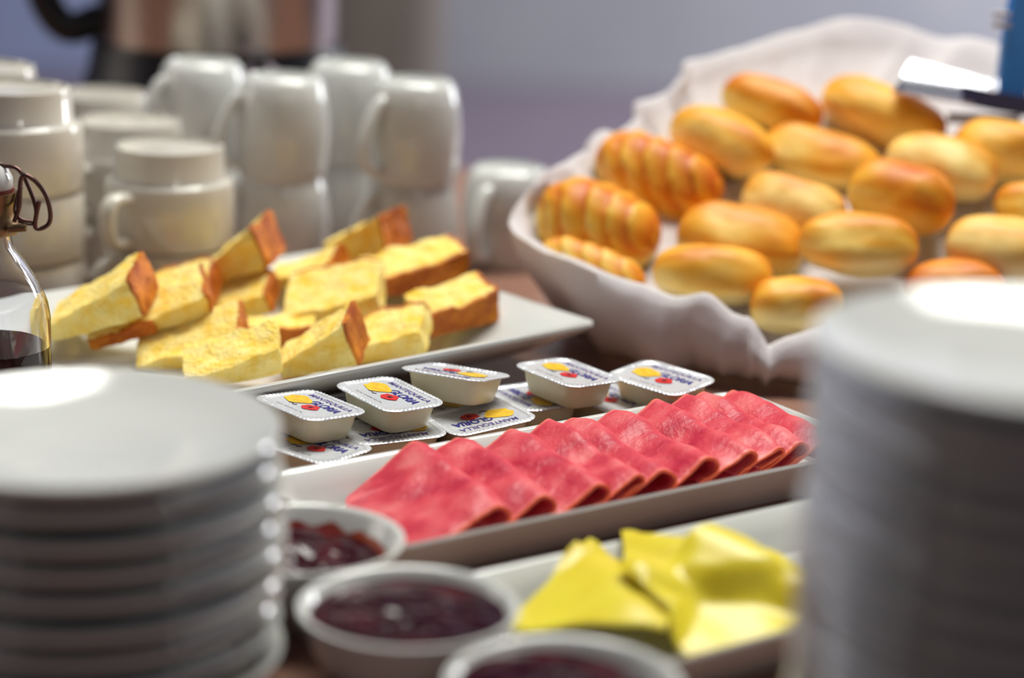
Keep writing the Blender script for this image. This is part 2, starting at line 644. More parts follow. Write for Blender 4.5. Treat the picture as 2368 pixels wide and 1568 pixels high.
def sheet(name, grid, thick, m, attr=None):
    """closed thin solid from a grid of points (rows of equal length)"""
    R, C = len(grid), len(grid[0])
    nr = [[None] * C for _ in range(R)]
    for i in range(R):
        for j in range(C):
            du = grid[min(i + 1, R - 1)][j] - grid[max(i - 1, 0)][j]
            dv = grid[i][min(j + 1, C - 1)] - grid[i][max(j - 1, 0)]
            nr[i][j] = du.cross(dv).normalized() if du.cross(dv).length > 1e-12 else Vector((0, 0, 1))
    vs = [grid[i][j] + nr[i][j] * thick * .5 for i in range(R) for j in range(C)]
    vs += [grid[i][j] - nr[i][j] * thick * .5 for i in range(R) for j in range(C)]
    fs = []
    o = R * C
    for i in range(R - 1):
        for j in range(C - 1):
            a, b, c, d = i * C + j, i * C + j + 1, (i + 1) * C + j + 1, (i + 1) * C + j
            fs += [(a, b, c, d), (o + d, o + c, o + b, o + a)]
    for i in range(R - 1):
        for j in (0, C - 1):
            a, d = i * C + j, (i + 1) * C + j
            fs.append((a, d, o + d, o + a))
    for j in range(C - 1):
        for i in (0, R - 1):
            a, b = i * C + j, i * C + j + 1
            fs.append((a, b, o + b, o + a))
    me = mesh(name, vs, fs, m, 60)
    if attr:
        fl = [attr[i][j] for i in range(R) for j in range(C)]
        set_attr(me, 'edge', fl + fl)
    return me


def ham_slice(seed, height, width, length, tube_r, place):
    """sheet folded over: a rounded fold along +s, two flaps running back to -s; t runs along the ridge.
    All slices share one slope, so each lies on the next like shingles."""
    Rr, Cc = 34, 44
    grid, att = [], []
    for i in range(Rr):
        t = i / (Rr - 1)
        tt = 2 * t - 1
        wid = width * (0.55 + 0.45 * math.sqrt(max(0, 1 - (abs(tt) ** 2.6) * .92)))
        hh = height * (0.95 + .20 * nz(2.2, t * 2.4, 3)) * (1 - .08 * t)
        rr = tube_r * (0.75 + .25 * t)

        def ztop(s_):
            return .002 + (hh - .002) * max(0, 1 + s_ / wid) ** .95
        low = wid * max(.08, min(.6, 1 - (.009 + 1.24 * rr) / hh))
        row, ar = [], []
        for j in range(Cc):
            q = j / (Cc - 1)
            if q < .5:                       # top flap, tail -> ridge
                s_ = -wid * (1 - q / .5)
                z = ztop(s_)
            elif q < .74:                    # the rounded fold
                a = (q - .5) / .24 * PI
                s_ = rr * math.sin(a)
                z = hh - rr * .62 * (1 - math.cos(a))
            else:                            # lower flap, parallel to the upper one
                s_ = -low * (q - .74) / .26
                z = ztop(s_) - 1.24 * rr
            x = s_ + .0022 * math.sin(t * 3 + 1)
            y = (t - .5) * length
            w_ = place @ Vector((x, -y, 0))
            z += .0030 * nz(w_.x * 38, w_.y * 38, 2.5) + .0012 * nz(w_.x * 95, w_.y * 95, 7.1)
            row.append(Vector((x, -y, max(z, .0009))))
            e = .22 + .25 * nz(s_ * 70, t * 7, seed + 20)
            e = max(e, max(0, (abs(tt) - .92) / .08) * .8)
            ar.append(max(0, min(1, e)))
        grid.append(row)
        att.append(ar)
    return sheet('ham_slice', grid, .0015, HAM, att)


# ridge line runs from the far rim (t=0) toward the camera-right front rim (t=1)
ham_peaks = [(935, 1038), (1012, 1012), (1130, 990), (1222, 966), (1292, 958), (1392, 944), (1478, 916), (1536, 893), (1596, 902), (1662, 894)]
ham_fronts = [(1195, 1195), (1300, 1170), (1405, 1130), (1490, 1118), (1550, 1112), (1640, 1088), (1722, 1072), (1772, 1052), (1835, 1040), (1900, 1020)]
ham_words = ['broad flat folded slice of pink ham at the jam-bowl end of the tray', 'second folded ham slice from the jam-bowl end, with narrow raised peak',
             'third folded ham slice from the jam-bowl end, with wide open fold', 'fourth folded ham slice from the jam-bowl end of the tray',
             'fifth folded ham slice from the jam-bowl end, with small fold', 'sixth folded ham slice from the jam-bowl end of the tray',
             'seventh folded ham slice from the jam-bowl end of the tray', 'third folded ham slice from the saucer-stack end, with tall square peak',
             'second folded ham slice from the saucer-stack end, with small peak', 'last folded ham slice at the saucer-stack end of the tray']
HAM_H, HAM_W = .0235, .046
_mid, _du = [], []
for pk, fr in zip(ham_peaks, ham_fronts):
    a, b = at(pk[0], pk[1], HAM_H + FL), at(fr[0], fr[1], HAM_H * .8 + FL)
    _mid.append(((a + b) * .5 - hamc).dot(uH))
    _du.append((b - a).dot(uH))
_du = sum(_du) / len(_du)
VA, VB = HY - .0150, -HY + .0140
d = (uH * _du + vH * (VB - VA))
L_ham = d.length
rz = math.atan2(d.y, d.x) + PI / 2
xs_ = Vector((math.cos(rz), math.sin(rz), 0))
for i, um in enumerate(_mid):
    mid = hamc + uH * um + vH * ((VA + VB) / 2)
    ds = (_mid[i + 1] - um) * uH.dot(xs_) if i + 1 < len(_mid) else .02
    rr = max(.0022, min(.0085, .38 * ds - .0013))
    place = Matrix.Translation((mid.x, mid.y, 0)) @ Matrix.Rotation(rz, 4, 'Z')
    me = ham_slice(i * 5.3 + 1.1, HAM_H, HAM_W, L_ham, rr, place)
    o = obj('ham_slice', me, None, (mid.x, mid.y, T + FL + .0018), (0, 0, rz))
    tag(o, ham_words[i], 'ham', 'folded ham slices on the tray')

# flat end slice spread at the left of the tray
grid, att = [], []
for i in range(30):
    row, ar = [], []
    for j in range(40):
        q, t = j / 39, i / 29
        ang = 2 * PI * q
        r = .041 * t
        x, y = r * math.cos(ang), r * math.sin(ang)
        z = .0012 + .0005 * nz(x * 45, y * 45, 3.3)
        row.append(Vector((x, y, z)))
        ar.append(max(0, min(1, .3 + .25 * nz(x * 70, y * 70, 8) + max(0, (t - .95) * 5))))
    grid.append(row)
    att.append(ar)
fc = hamc + uH * ((at(960, 1170, .012) - hamc).dot(uH)) + vH * (.0)
o = obj('ham_slice', sheet('ham_slice', grid, .0016, HAM, att), None, (fc.x, fc.y, T + FL - .001), (0, 0, ANG_H - .1))
tag(o, 'round unfolded slice of ham lying flat at the end of the tray', 'ham', 'folded ham slices on the tray')


def cheese_grid(seed, w, h, lean):
    """square slice folded on its diagonal into a leaning tent"""
    grid = []
    n = 18
    for i in range(n):
        row = []
        for j in range(n):
            p, q = i / (n - 1), j / (n - 1)
            d = (p + q) - 1                 # across the fold
            e = (p - q)                     # along the fold
            side = abs(d)
            x = d * w * .62 + lean * (1 - side)
            y = e * w * .62 + .003 * nz(p * 3, q * 3, seed)
            z = .001 + h * (1 - min(1, math.sqrt(side * side + .004) * 1.15)) * (1 - .35 * abs(e) ** 1.5) + .0015 * (1 + nz(p * 4, q * 4, seed + 5))
            row.append(Vector((x, y, max(.0012, z))))
        grid.append(row)
    return grid


cheeses = [((1405, 1400), .072, .020, .35, 'yellow cheese slice folded low at the jam-bowl end of its tray'),
           ((1590, 1360), .066, .027, .9, 'yellow cheese slice folded into the tallest peak on its tray'),
           ((1745, 1365), .066, .023, .5, 'yellow cheese slice folded upright beside the tall saucer stack'),
           ((1650, 1432), .066, .012, 1.4, 'yellow cheese slice lying flat along the front of its tray')]
from mathutils.bvhtree import BVHTree
_mt = Matrix.Translation(chc) @ Matrix.Rotation(ANG_H, 4, 'Z')
_bv = [_mt @ v.co for v in TRAY.vertices]
_bf = [tuple(p_.vertices) for p_ in TRAY.polygons]
for i, (p, w, h, rz, lab) in enumerate(cheeses):
    c = at(p[0], p[1], .012)
    under = BVHTree.FromPolygons(_bv, _bf)
    me = bpy.data.meshes.new('cheese_slice')
    grid = cheese_grid(i * 3.7, w, h, .006)
    mw = Matrix.Translation((c.x, c.y, T + FL)) @ Matrix.Rotation(rz, 4, 'Z')
    n = len(grid)
    base = [[0] * n for _ in range(n)]
    for a in range(n):
        for b in range(n):
            q = mw @ grid[a][b]
            hit = under.ray_cast(Vector((q.x, q.y, T + .2)), Vector((0, 0, -1)))[0]
            base[a][b] = (hit.z - T - FL if hit else 0) + .0036
            grid[a][b].z = max(grid[a][b].z, base[a][b])
    for _ in range(3):
        new = [[max(base[a][b], .5 * grid[a][b].z + .125 * sum(grid[min(n - 1, max(0, a + da))][min(n - 1, max(0, b + db))].z for da, db in ((1, 0), (-1, 0), (0, 1), (0, -1))))
                for b in range(n)] for a in range(n)]
        for a in range(n):
            for b in range(n):
                grid[a][b].z = new[a][b]
    me = sheet('cheese_slice', grid, .0024, CHEESE)
    o = obj('cheese_slice', me, None, (c.x, c.y, T + FL), (0, 0, rz))
    tag(o, lab, 'cheese', 'folded cheese slices on the tray')
    k0 = len(_bv)
    _bv += [mw @ v.co for v in me.vertices]
    _bf += [tuple(k0 + q for q in p_.vertices) for p_ in me.polygons]


# ------------------------------------------------------------------ butter tubs
def text_mesh(body, size, m, off=0.0, shear=0.0, space=1.0, xs=1.0):
    cu = bpy.data.curves.new('print', 'FONT')
    cu.body = body
    cu.size = size
    cu.offset = off
    cu.shear = shear
    cu.space_character = space
    cu.align_x = 'CENTER'
    cu.align_y = 'CENTER'
    cu.resolution_u = 3
    to = bpy.data.objects.new('print', cu)
    COL.objects.link(to)
    dg = bpy.context.evaluated_depsgraph_get()
    dg.update()
    me = bpy.data.meshes.new_from_object(to.evaluated_get(dg))
    bpy.data.objects.remove(to)
    bpy.data.curves.remove(cu)
    me.materials.clear()
    me.materials.append(m)
    for v in me.vertices:
        v.co.x *= xs
    return me


def blob(name, pts, m, h=.0002):
    vs = [(0, 0, h)] + [(x, y, h * .5) for x, y in pts]
    n = len(pts)
    return mesh(name, vs, [(0, 1 + k, 1 + (k + 1) % n) for k in range(n)], m, 0)


LHX, LHY, TUB_H = .0252, .0195, .0145


def lid_mesh():
    n = 10
    N = 4 * (n + 1)
    # finer perimeter for the knurled flange
    def fine(hx, hy, r, z, ribs=True, amp=0.0):
        base = rr_ring(hx, hy, r, z, n)
        out = []
        sub = 4
        for k in range(len(base)):
            a, b = Vector(base[k]), Vector(base[(k + 1) % len(base)])
            L = (b - a).length
            for s in range(sub):
                out.append(tuple(a.lerp(b, s / sub)))
        # resample evenly
        P = [Vector(p) for p in out]
        tot = sum((P[(i + 1) % len(P)] - P[i]).length for i in range(len(P)))
        M = 240
        res, i, acc = [], 0, 0.0
        for q in range(M):
            d = tot * q / M
            while acc + (P[(i + 1) % len(P)] - P[i]).length < d:
                acc += (P[(i + 1) % len(P)] - P[i]).length
                i += 1
            seg = (P[(i + 1) % len(P)] - P[i]).length
            v = P[i].lerp(P[(i + 1) % len(P)], (d - acc) / seg)
            if amp:
                v.z += amp * (1 if q % 4 < 2 else -1)
            res.append(tuple(v))
        return res
    rings = [fine(LHX, LHY, .0085, -.0005), fine(LHX + .0002, LHY + .0002, .0086, 0.0), fine(LHX - .0004, LHY - .0004, .0083, .0004, amp=.00013),
             fine(LHX - .0026, LHY - .0026, .0068, .0004, amp=.00013), fine(LHX - .003, LHY - .003, .0066, -.0001),
             fine(LHX - .0036, LHY - .0036, .0062, -.0003), fine(LHX - .008, LHY - .008, .004, -.0001)]
    return loft('lid', rings, FOIL, True, True, 50)


def cup_mesh():
    rings = [rr_ring(LHX - .0085, LHY - .0085, .005, -TUB_H + .0003, 6), rr_ring(LHX - .0072, LHY - .0072, .006, -TUB_H, 6), rr_ring(LHX - .0058, LHY - .0058, .0068, -TUB_H + .0012, 6),
             rr_ring(LHX - .0044, LHY - .0044, .0066, -TUB_H * .5, 6), rr_ring(LHX - .0034, LHY - .0034, .0066, -.0012, 6), rr_ring(LHX - .0006, LHY - .0006, .0083, -.0009, 6),
             rr_ring(LHX - .0004, LHY - .0004, .0083, -.0005, 6)]
    return loft('tub', rings, TUB, True, True, 45)


M_LID, M_CUP = lid_mesh(), cup_mesh()
M_PROD = text_mesh('MANTEQUILLA', .0052, INK_PURPLE, 0.00005, 0, 1.0, .98)
M_BRAND = text_mesh('GLORIA', .0078, INK_BLUE, .0002, .1, .95, .86)
M_SMALL = text_mesh('con sal  contenido neto 10 g', .0018, INK_BLACK, 0, 0, 1.05, 1.0)


def flower_pts():
    return [((.0052 + .0005 * math.cos(5 * a)) * math.cos(a), (.0043 + .0004 * math.cos(4 * a + 1)) * math.sin(a)) for a in [2 * PI * k / 28 for k in range(28)]]


def swirl_pts():
    return [((.0082 + .0009 * math.sin(3 * a + 1) + .0005 * math.sin(7 * a)) * math.cos(a), (.0066 + .0007 * math.sin(4 * a)) * math.sin(a)) for a in [2 * PI * k / 36 for k in range(36)]]


M_FLOWER = blob('flower_print', flower_pts(), INK_RED)
M_EYE = text_mesh('ki', .0034, INK_BLACK, .00015, .2)
M_SWIRL = blob('butter_print', swirl_pts(), INK_YELLOW)
M_SPRIG = tube('herb_print', smooth_path([(-.003, 0, 0), (-.001, .0008, 0), (.001, -.0006, 0), (.003, .0006, 0)], 4), .00022, INK_BLACK, 5)


def make_tub():
    root = thing('butter_tub', 'tub', 'butter')
    obj('tub', M_CUP, root)
    lid = obj('lid', M_LID, root)
    z = .0001
    obj('product_print', M_PROD, lid, (.0015, .0116, z))
    obj('brand_print', M_BRAND, lid, (.0066, .0040, z), (0, 0, -.03))
    obj('flower_print', M_FLOWER, lid, (.0045, -.0034, z))
    obj('flower_eye_print', M_EYE, lid, (.0047, -.0034, z + .0004))
    obj('butter_print', M_SWIRL, lid, (-.0112, .0005, z))
    obj('herb_print', M_SPRIG, lid, (-.006, -.0068, z))
    obj('fine_print', M_SMALL, lid, (-.001, -.0124, z))
    return root


tub0 = make_tub()
# (pixel of the lid centre, lid height above table, text heading deg, tilt toward camera deg, roll deg, label)
Z2, Z1 = .0295, .0148
tubs = [((718, 936), Z2, -48, -2, 3, 'butter tub resting on another tub at the end by the short saucer stack'),
        ((901, 911), Z2 + .001, -50, 1, 4, 'butter tub with lid tipped forward, second from the short saucer stack'),
        ((1054, 867), Z2 + .003, 150, -8, 3, 'level butter tub with upside-down lid print beside the cake platter'),
        ((1314, 861), Z2 + .002, -50, -1, 3, 'butter tub with clear red poppy lid resting above the ham tray'),
        ((1528, 893), Z1 + .008, -42, 3, -1, 'butter tub half hidden behind the peaked ham slices'),
        ((728, 1030), Z1, -40, 0, 0, 'blurred lower butter tub directly under the tub by the short saucer stack'),
        ((905, 993), Z1, 205, 1, 0, 'lower butter tub under the tipped tub, lid print facing away'),
        ((1102, 962), Z1 + .002, 212, 3, -3, 'lower butter tub with large upside-down lettering and shiny peeled corner by the ham'),
        ((1250, 915), Z1 + .001, 122, -1, 0, 'lower butter tub under the poppy tub with yellow swirl turned to the ham'),
        ((1390, 918), Z1, -48, 2, 2, 'lower butter tub between the poppy tub and the half-hidden tub'),
        ((1010, 925), Z1, 140, 0, 0, 'lower butter tub under the level tub beside the cake platter'),
        ((640, 965), Z1, 30, 0, 0, 'lower butter tub peeping out by the rim of the short saucer stack'),
        ((815, 935), Z1, 40, 0, 0, 'lower butter tub behind the tipped tub, mostly covered')]
_items = []
for i, (p, z, rz, tl, rl, lab) in enumerate(tubs):
    q = Euler((math.radians(tl), math.radians(rl), 0)).to_quaternion() @ Euler((0, 0, math.radians(rz))).to_quaternion()
    balls = []
    for gx in (-.0165, -.0055, .0055, .0165):
        for gy in (-.0115, 0, .0115):
            balls.append((q @ Vector((gx, gy, -.0073)), .0071))
    for gx, gy in ((-.0225, 0), (.0225, 0), (0, .0168), (0, -.0168), (-.019, .013), (.019, .013), (-.019, -.013), (.019, -.013)):
        balls.append((q @ Vector((gx, gy, -.001)), .0022))
    _items.append(dict(pos=at(p[0], p[1], z), balls=balls, up=i < 5))


def _tub_push(A, B, v):
    if A['up'] != B['up']:                  # the upper tub is lifted onto the lower one
        lift = Vector((0, 0, v.length * .9))
        return (lift, Vector()) if A['up'] else (Vector(), lift)
    h = Vector((v.x, v.y, 0))
    return h * .5, h * -.5


def _tub_keep(it):
    if it['up']:
        return
    p = it['pos']
    for o_, r_ in it['balls']:
        q = p + o_
        lim = HY - (.006 if r_ > .003 else .001)
        k = (q - hamc).dot(vH) - r_ - lim
        if k < 0:
            p = p - vH * k
        k = -(q - cakec).dot(vC) - r_ - (CHY - (.040 if r_ > .003 else .027))
        if k < 0:
            p = p + vC * k
    it['pos'] = p


push_apart(_items, 90, .0005, _tub_push, _tub_keep)
for i, (p, z, rz, tl, rl, lab) in enumerate(tubs):
    r = tub0 if i == 0 else copy_tree(tub0)
    r.location = _items[i]['pos']
    r.rotation_mode = 'QUATERNION'
    q = Euler((math.radians(tl), math.radians(rl), 0)).to_quaternion() @ Euler((0, 0, math.radians(rz))).to_quaternion()
    r.rotation_quaternion = q
    tag(r, lab, 'butter', 'butter portion tubs between platter and ham tray')
    if i == 7:                              # lifted foil tab on this one
        vs, fs = [], []
        for a in range(9):
            w = a / 8
            for b in (0, 1):
                vs.append((-.010 - .0105 * (1 - b) + .001 * w, -.0160 - .0075 * w + .001 * b,   .0004 + .003 * w * w))
        for a in range(8):
            fs.append((a * 2, a * 2 + 1, a * 2 + 3, a * 2 + 2))
        lidc = [c_ for c_ in r.children if c_.name.startswith('lid')][0]
        t_ = obj('peel_tab', mesh('peel_tab', vs, fs, FOIL), lidc)
        t_.modifiers.new('thick', 'SOLIDIFY').thickness = .0002


# ------------------------------------------------------------------ cake slices
def wedge(L, h0, h1, d, seed, skew):
    """x: thin end -> thick end, y: depth away from viewer, z up; top face slopes"""
    nx, ny, nzz = 22, 12, 9
    def pos(u, v, w):
        h = h0 + (h1 - h0) * (u ** 1.15)
        x = L * (u - .5) + skew * w * u
        y = d * v + .10 * d * math.sin(u * 2.2 + seed) * (v - .5)
        z = h * w
        # soften ends
        e = abs(2 * u - 1) ** 6
        y += (.5 - v) * d * .10 * e
        n1 = .0015 * nz(x, y + seed, z, 90) + .0006 * nz(x, y + seed, z, 320)
        n2 = .0015 * nz(x + 5, y, z + seed, 90) + .0006 * nz(x + 5, y, z + seed, 320)
        z2 = z + (n1 + n2 if w > .01 else 0)
        return Vector((x + n2, y + n1, z2))
    return pos, nx, ny, nzz


def face_grid(fn, a, b):
    vs, fs = [], []
    for i in range(a + 1):
        for j in range(b + 1):
            vs.append(fn(i / a, j / b))
    for i in range(a):
        for j in range(b):
            fs.append((i * (b + 1) + j, (i + 1) * (b + 1) + j, (i + 1) * (b + 1) + j + 1, i * (b + 1) + j + 1))
    return vs, fs


CAKES = []


def cake_slice(i, spec):
    pl, pr, h0, h1, d, crust, lab, lift, head, lean = spec
    z = .0095 + lift
    a = at(pl[0], pl[1], z)
    zb = z
    if head is not None:                    # raise the thick end until the slice points along its heading
        lo, hi = z - .004, z + .045
        for _ in range(40):
            zb = (lo + hi) / 2
            b = at(pr[0], pr[1], zb)
            if math.degrees(math.atan2(b.y - a.y, b.x - a.x)) > head:
                lo = zb
            else:
                hi = zb
    b = at(pr[0], pr[1], zb)
    L = (b - a).length
    mid = (a + b) / 2
    seed = i * 2.31
    pos, nx, ny, nq = wedge(L, h0, h1, d, seed, .0)
    r = thing('cake_slice', lab, 'cake', mid, (0, 0, 0), 'sponge cake slices on the platter')
    X = (b - a).normalized()
    Yh = Vector((-X.y, X.x, 0)).normalized()
    Zh = X.cross(Yh)
    cl_, sl_ = math.cos(math.radians(lean)), math.sin(math.radians(lean))
    Y2, Z2_ = Yh * cl_ + Zh * sl_, Zh * cl_ - Yh * sl_
    r.rotation_euler = Matrix((X, Y2, Z2_)).transposed().to_euler()
    balls = []
    for ku in range(9):
        u = .04 + .92 * ku / 8
        h_ = h0 + (h1 - h0) * u ** 1.15
        rb = max(.003, min(h_ / 2, .009))
        nv = max(2, int(math.ceil((d - 2 * rb) / (1.5 * rb))) + 1)
        for kv in range(nv):
            v = rb + (d - 2 * rb) * kv / (nv - 1)
            for zz in ((h_ / 2,) if h_ < .02 else (rb, h_ - rb)):
                balls.append((X * (L * (u - .5)) + Y2 * v + Z2_ * zz, rb * 1.04 + (.0022 if ku == 8 and 'e' in crust else 0)))
    CAKES.append(dict(obj=r, pos=Vector(mid), balls=balls))

    def part(name, fns, m, off=0.0):
        vs, fs = [], []
        for fn, p, q in fns:
            v, f = face_grid(fn, p, q)
            o_ = len(vs)
            vs += v
            fs += [tuple(k + o_ for k in t) for t in f]
        me = bpy.data.meshes.new(name)
        me.from_pydata([tuple(v) for v in vs], [], fs)
        bm = bmesh.new()
        bm.from_mesh(me)
        bmesh.ops.remove_doubles(bm, verts=bm.verts, dist=1e-6)
        bmesh.ops.recalc_face_normals(bm, faces=bm.faces)
        bm.to_mesh(me)
        bm.free()
        me.materials.append(m)
        for p_ in me.polygons:
            p_.use_smooth = True
        me.set_sharp_from_angle(angle=math.radians(55))
        return obj(name, me, r)

    top = (lambda u, v: pos(u, v, 1), nx, ny)
    bot = (lambda u, v: pos(u, v, 0), nx, ny)
    frt = (lambda u, w: pos(u, 0, w), nx, nq)
    bck = (lambda u, w: pos(u, 1, w), nx, nq)
    lft = (lambda v, w: pos(0, v, w), ny, nq)
    rgt = (lambda v, w: pos(1, v, w), ny, nq)
    part('crumb', [top, bot, bck, lft, rgt, frt], CRUMB)
    def slab(fn, p, q, nrm, th=.0022):
        def outer(u, v):
            return fn(u, v) + nrm * (th + .0006 * nz(u * 9, v * 9, seed))
        def inner(u, v):
            return fn(u, v) - nrm * .0008
        return [(outer, p, q), (inner, p, q),
                (lambda u, v: inner(u, 0).lerp(outer(u, 0), v), p, 1), (lambda u, v: inner(u, 1).lerp(outer(u, 1), v), p, 1),
                (lambda u, v: inner(0, u).lerp(outer(0, u), v), q, 1), (lambda u, v: inner(1, u).lerp(outer(1, u), v), q, 1)]
    if 'e' in crust:
        part('crust', slab(rgt[0], ny, nq, Vector((1, 0, 0))), CRUST)
    if 'f' in crust:
        part('crust', slab(frt[0], nx, nq, Vector((0, -1, 0))), CRUST)
    if 'b' in crust:
        part('crust', slab(bck[0], nx, nq, Vector((0, 1, 0))), CRUST)
    if 'h' in crust:                        # crust only on the thin half of the front face
        part('crust', slab(lambda u, w: pos(u * .55, 0, w), nx, nq, Vector((0, -1, 0))), CRUST)
    return r


cakes = [((126, 796), (335, 736), .010, .024, .036, 'ye', 'thin cake slice with deep yellow side right beside the syrup bottle', .008, -8, 14),
         ((338, 742), (478, 722), .012, .016, .034, 'be', 'cake slice with crust along its top edge behind the long front slice', .006, -4, 18),
         ((208, 833), (490, 748), .006, .014, .036, 'yhe', 'longest cake slice, brown crust on its thin end, by the platter corner', 0, 8, 20),
         ((466, 700), (604, 660), .010, .026, .032, 'e', 'tall pointed cake slice standing by the rear rim near the cups', .008, -20, 12),
         ((492, 738), (640, 716), .010, .014, .034, 'be', 'cake slice in front of the tall pointed slice', .006, -8, 18),
         ((610, 676), (766, 645), .005, .010, .030, 'e', 'small low cake slice by the rear rim with dark crusted end', .012, -18, 14),
         ((640, 775), (860, 752), .012, .017, .042, 'yb', 'large pale cake slice in the middle of the platter', .002, -4, 22),
         ((552, 797), (735, 788), .014, .015, .022, 'f', 'cake slice showing a dark brown crust face in the middle of the platter', 0, 4, 5),
         ((316, 852), (560, 806), .006, .014, .034, 'e', 'cake slice at the front rim beside the longest slice', 0, 2, 22),
         ((430, 905), (655, 868), .008, .016, .032, 'y', 'foremost cake slice at the front rim with crumbly yellow side', 0.001, 4, 20),
         ((650, 882), (824, 846), .010, .025, .030, 'ye', 'cake slice at the front rim rising to a dark pointed crust end', 0, -12, 16),
         ((826, 842), (986, 818), .012, .016, .032, 'yb', 'cake slice at the front rim with rough yellow side and thin top crust', 0, -8, 18),
         ((770, 645), (900, 640), .010, .024, .034, 'e', 'upright cake slice at the far corner of the platter', .012, -34, 8),
         ((832, 695), (976, 650), .006, .007, .036, 'f', 'flat pale cake slice behind the two crusted slices', .010, 28, 14),
         ((866, 750), (1070, 700), .013, .016, .030, 'fe', 'cake slice with full brown crust face near the right rim', .003, 30, 10),
         ((986, 806), (1150, 768), .014, .019, .034, 'fe', 'cake slice with brown crust face closest to the platter tip', .002, 26, 10)]
for i, s in enumerate(cakes):
    cake_slice(i, s)


def platter_z(p):
    e = min(CHX - abs((p - cakec).dot(uC)), CHY - abs((p - cakec).dot(vC)))
    pr = [(0, .0352), (.004, .0352), (.027, .0212), (.050, .0092), (.06, .0075), (9, .0075)]
    for (e0, z0), (e1, z1) in zip(pr, pr[1:]):
        if e <= e1:
            return T + z0 + (z1 - z0) * max(0, e - e0) / (e1 - e0)


def _cake_keep(it):
    k, q = max(((platter_z(it['pos'] + o_) - (it['pos'] + o_).z + r_, it['pos'] + o_) for o_, r_ in it['balls']), key=lambda t_: t_[0])
    if k > .0008:
        a_, b_ = (q - cakec).dot(uC), (q - cakec).dot(vC)
        if CHX - abs(a_) < CHY - abs(b_):
            inw = uC * math.copysign(1, -a_)
            e = CHX - abs(a_)
        else:
            inw = vC * math.copysign(1, -b_)
            e = CHY - abs(b_)
        if e < .055 and abs(inw.dot(vC)) > .5:                        # on the sloping side: slide inward more than up
            it['pos'] = it['pos'] + inw * (k * .7) + Vector((0, 0, k * .3))
        else:
            it['pos'] = it['pos'] + Vector((0, 0, k * .7))


push_apart(CAKES, 70, .0008, lambda A, B, v: (v * .5, v * -.5), _cake_keep)
for it in CAKES:
    it['obj'].location = it['pos']

# ------------------------------------------------------------------ syrup bottle
bc = at_y(-22, 745, 1.065)
bottle = thing('syrup_bottle', 'clear swing-top glass bottle half full of dark red syrup', 'bottle', (bc.x, bc.y, T))
BR = .0300
outer = [(0, .003), (.02, .002), (.027, 0), (BR - .001, .002), (BR, .006), (BR, .068), (BR - .0012, .076), (BR - .006, .087), (.018, .097), (.0125, .105), (.0112, .112), (.0112, .1345), (.0098, .1348)]
inner = [(.0090, .1335), (.0092, .111), (.0102, .1045), (.0158, .0955), (.0235, .0855), (BR - .0030, .0755), (BR - .0022, .067), (BR - .0022, .008), (.026, .0055), (0, .0055)]
obj('glass_body', lathe('glass_body', outer + inner, GLASS, 72), bottle)
liq = [(0, .0057), (.0255, .0057), (BR - .0019, .0085), (BR - .0019, .053), (BR - .0024, .0535), (0, .0533)]
obj('syrup', lathe('syrup', liq, SYRUP, 72), bottle)
obj('collar', lathe('collar', [(.0116, .112), (.0150, .112), (.0156, .114), (.0156, .118), (.0142, .120), (.0142, .127), (.0150, .129), (.0150, .133), (.0116, .133)], COLLAR, 48), bottle)
st = obj('stopper', lathe('stopper', [(0, .133), (.0125, .133), (.0132, .135), (.0132, .140), (.0105, .1455), (.006, .148), (0, .1485)], PORC, 40), bottle)
obj('gasket', lathe('gasket', [(.0095, .1325), (.0136, .1325), (.0136, .1350), (.0095, .1350)], mat('red_rubber', srgb(120, 50, 40), 0.6), 40), st)
bail = obj('bail', tube('bail', smooth_path([(-.012, 0, .144), (-.002, 0, .1475), (.010, -.002, .1465), (.018, -.004, .1445), (.0245, -.006, .132), (.026, -.006, .123), (.024, -.006, .1185), (.017, -.005, .1195)], 6), .0011, WIRE, 8), bottle)
obj('lever_wire', tube('lever_wire', smooth_path([(.0158, -.010, .120), (.0185, -.010, .128), (.0200, -.010, .1425), (.0255, -.010, .142), (.0315, -.009, .134), (.0335, -.008, .1235), (.0315, -.008, .118), (.026, -.009, .1175), (.0285, -.010, .131)], 6), .0012, WIRE, 8), bottle)
obj('lever_wire', tube('lever_wire', smooth_path([(.014, .006, .128), (.017, .002, .136), (.0155, -.006, .126), (.019, -.010, .1215), (.024, -.008, .120)], 6), .0011, WIRE, 8), bottle)
obj('pivot', tube('pivot', [(.013, -.011, .1165), (.022, -.011, .1175)], .0020, COLLAR, 10), bottle)

# ------------------------------------------------------------------ cups
mug_prof = [(0, .003), (.0215, .003), (.0222, 0), (.0240, .0004), (.0282, .0055), (.0308, .018), (.0326, .034), (.0322, .048), (.0310, .060), (.0302, .0690),
            (.0296, .0698), (.0289, .0690), (.0298, .06), (.0309, .048), (.0312, .034), (.0292, .018), (.025, .0085), (0, .0065)]
straight_prof = [(0, .003), (.0310, .003), (.0318, 0), (.0338, .0006), (.0345, .003), (.0352, .0195), (.0366, .0215), (.0400, .0225), (.0411, .0255), (.0414, .0615), (.0409, .0625), (.0386, .0625),
                 (.0384, .027), (.033, .0235), (.0322, .008), (.030, .0062), (0, .006)]
MUG = lathe('cup_body', mug_prof, PORC, 72, 40)
SCUP = lathe('cup_body', straight_prof, PORC_WARM, 72, 40)
mh = smooth_path([(.0296, 0, .058), (.036, 0, .0600), (.0445, 0, .054), (.0460, 0, .043), (.0415, 0, .029), (.034, 0, .016), (.0285, 0, .0125)], 6)
MUG_H = tube('handle', mh, .0042, PORC, 12, 1.25)
sh = smooth_path([(.0405, 0, .0560), (.048, 0, .0565), (.0560, 0, .0535), (.0585, 0, .044), (.0575, 0, .034), (.052, 0, .0285), (.0405, 0, .0290)], 6)
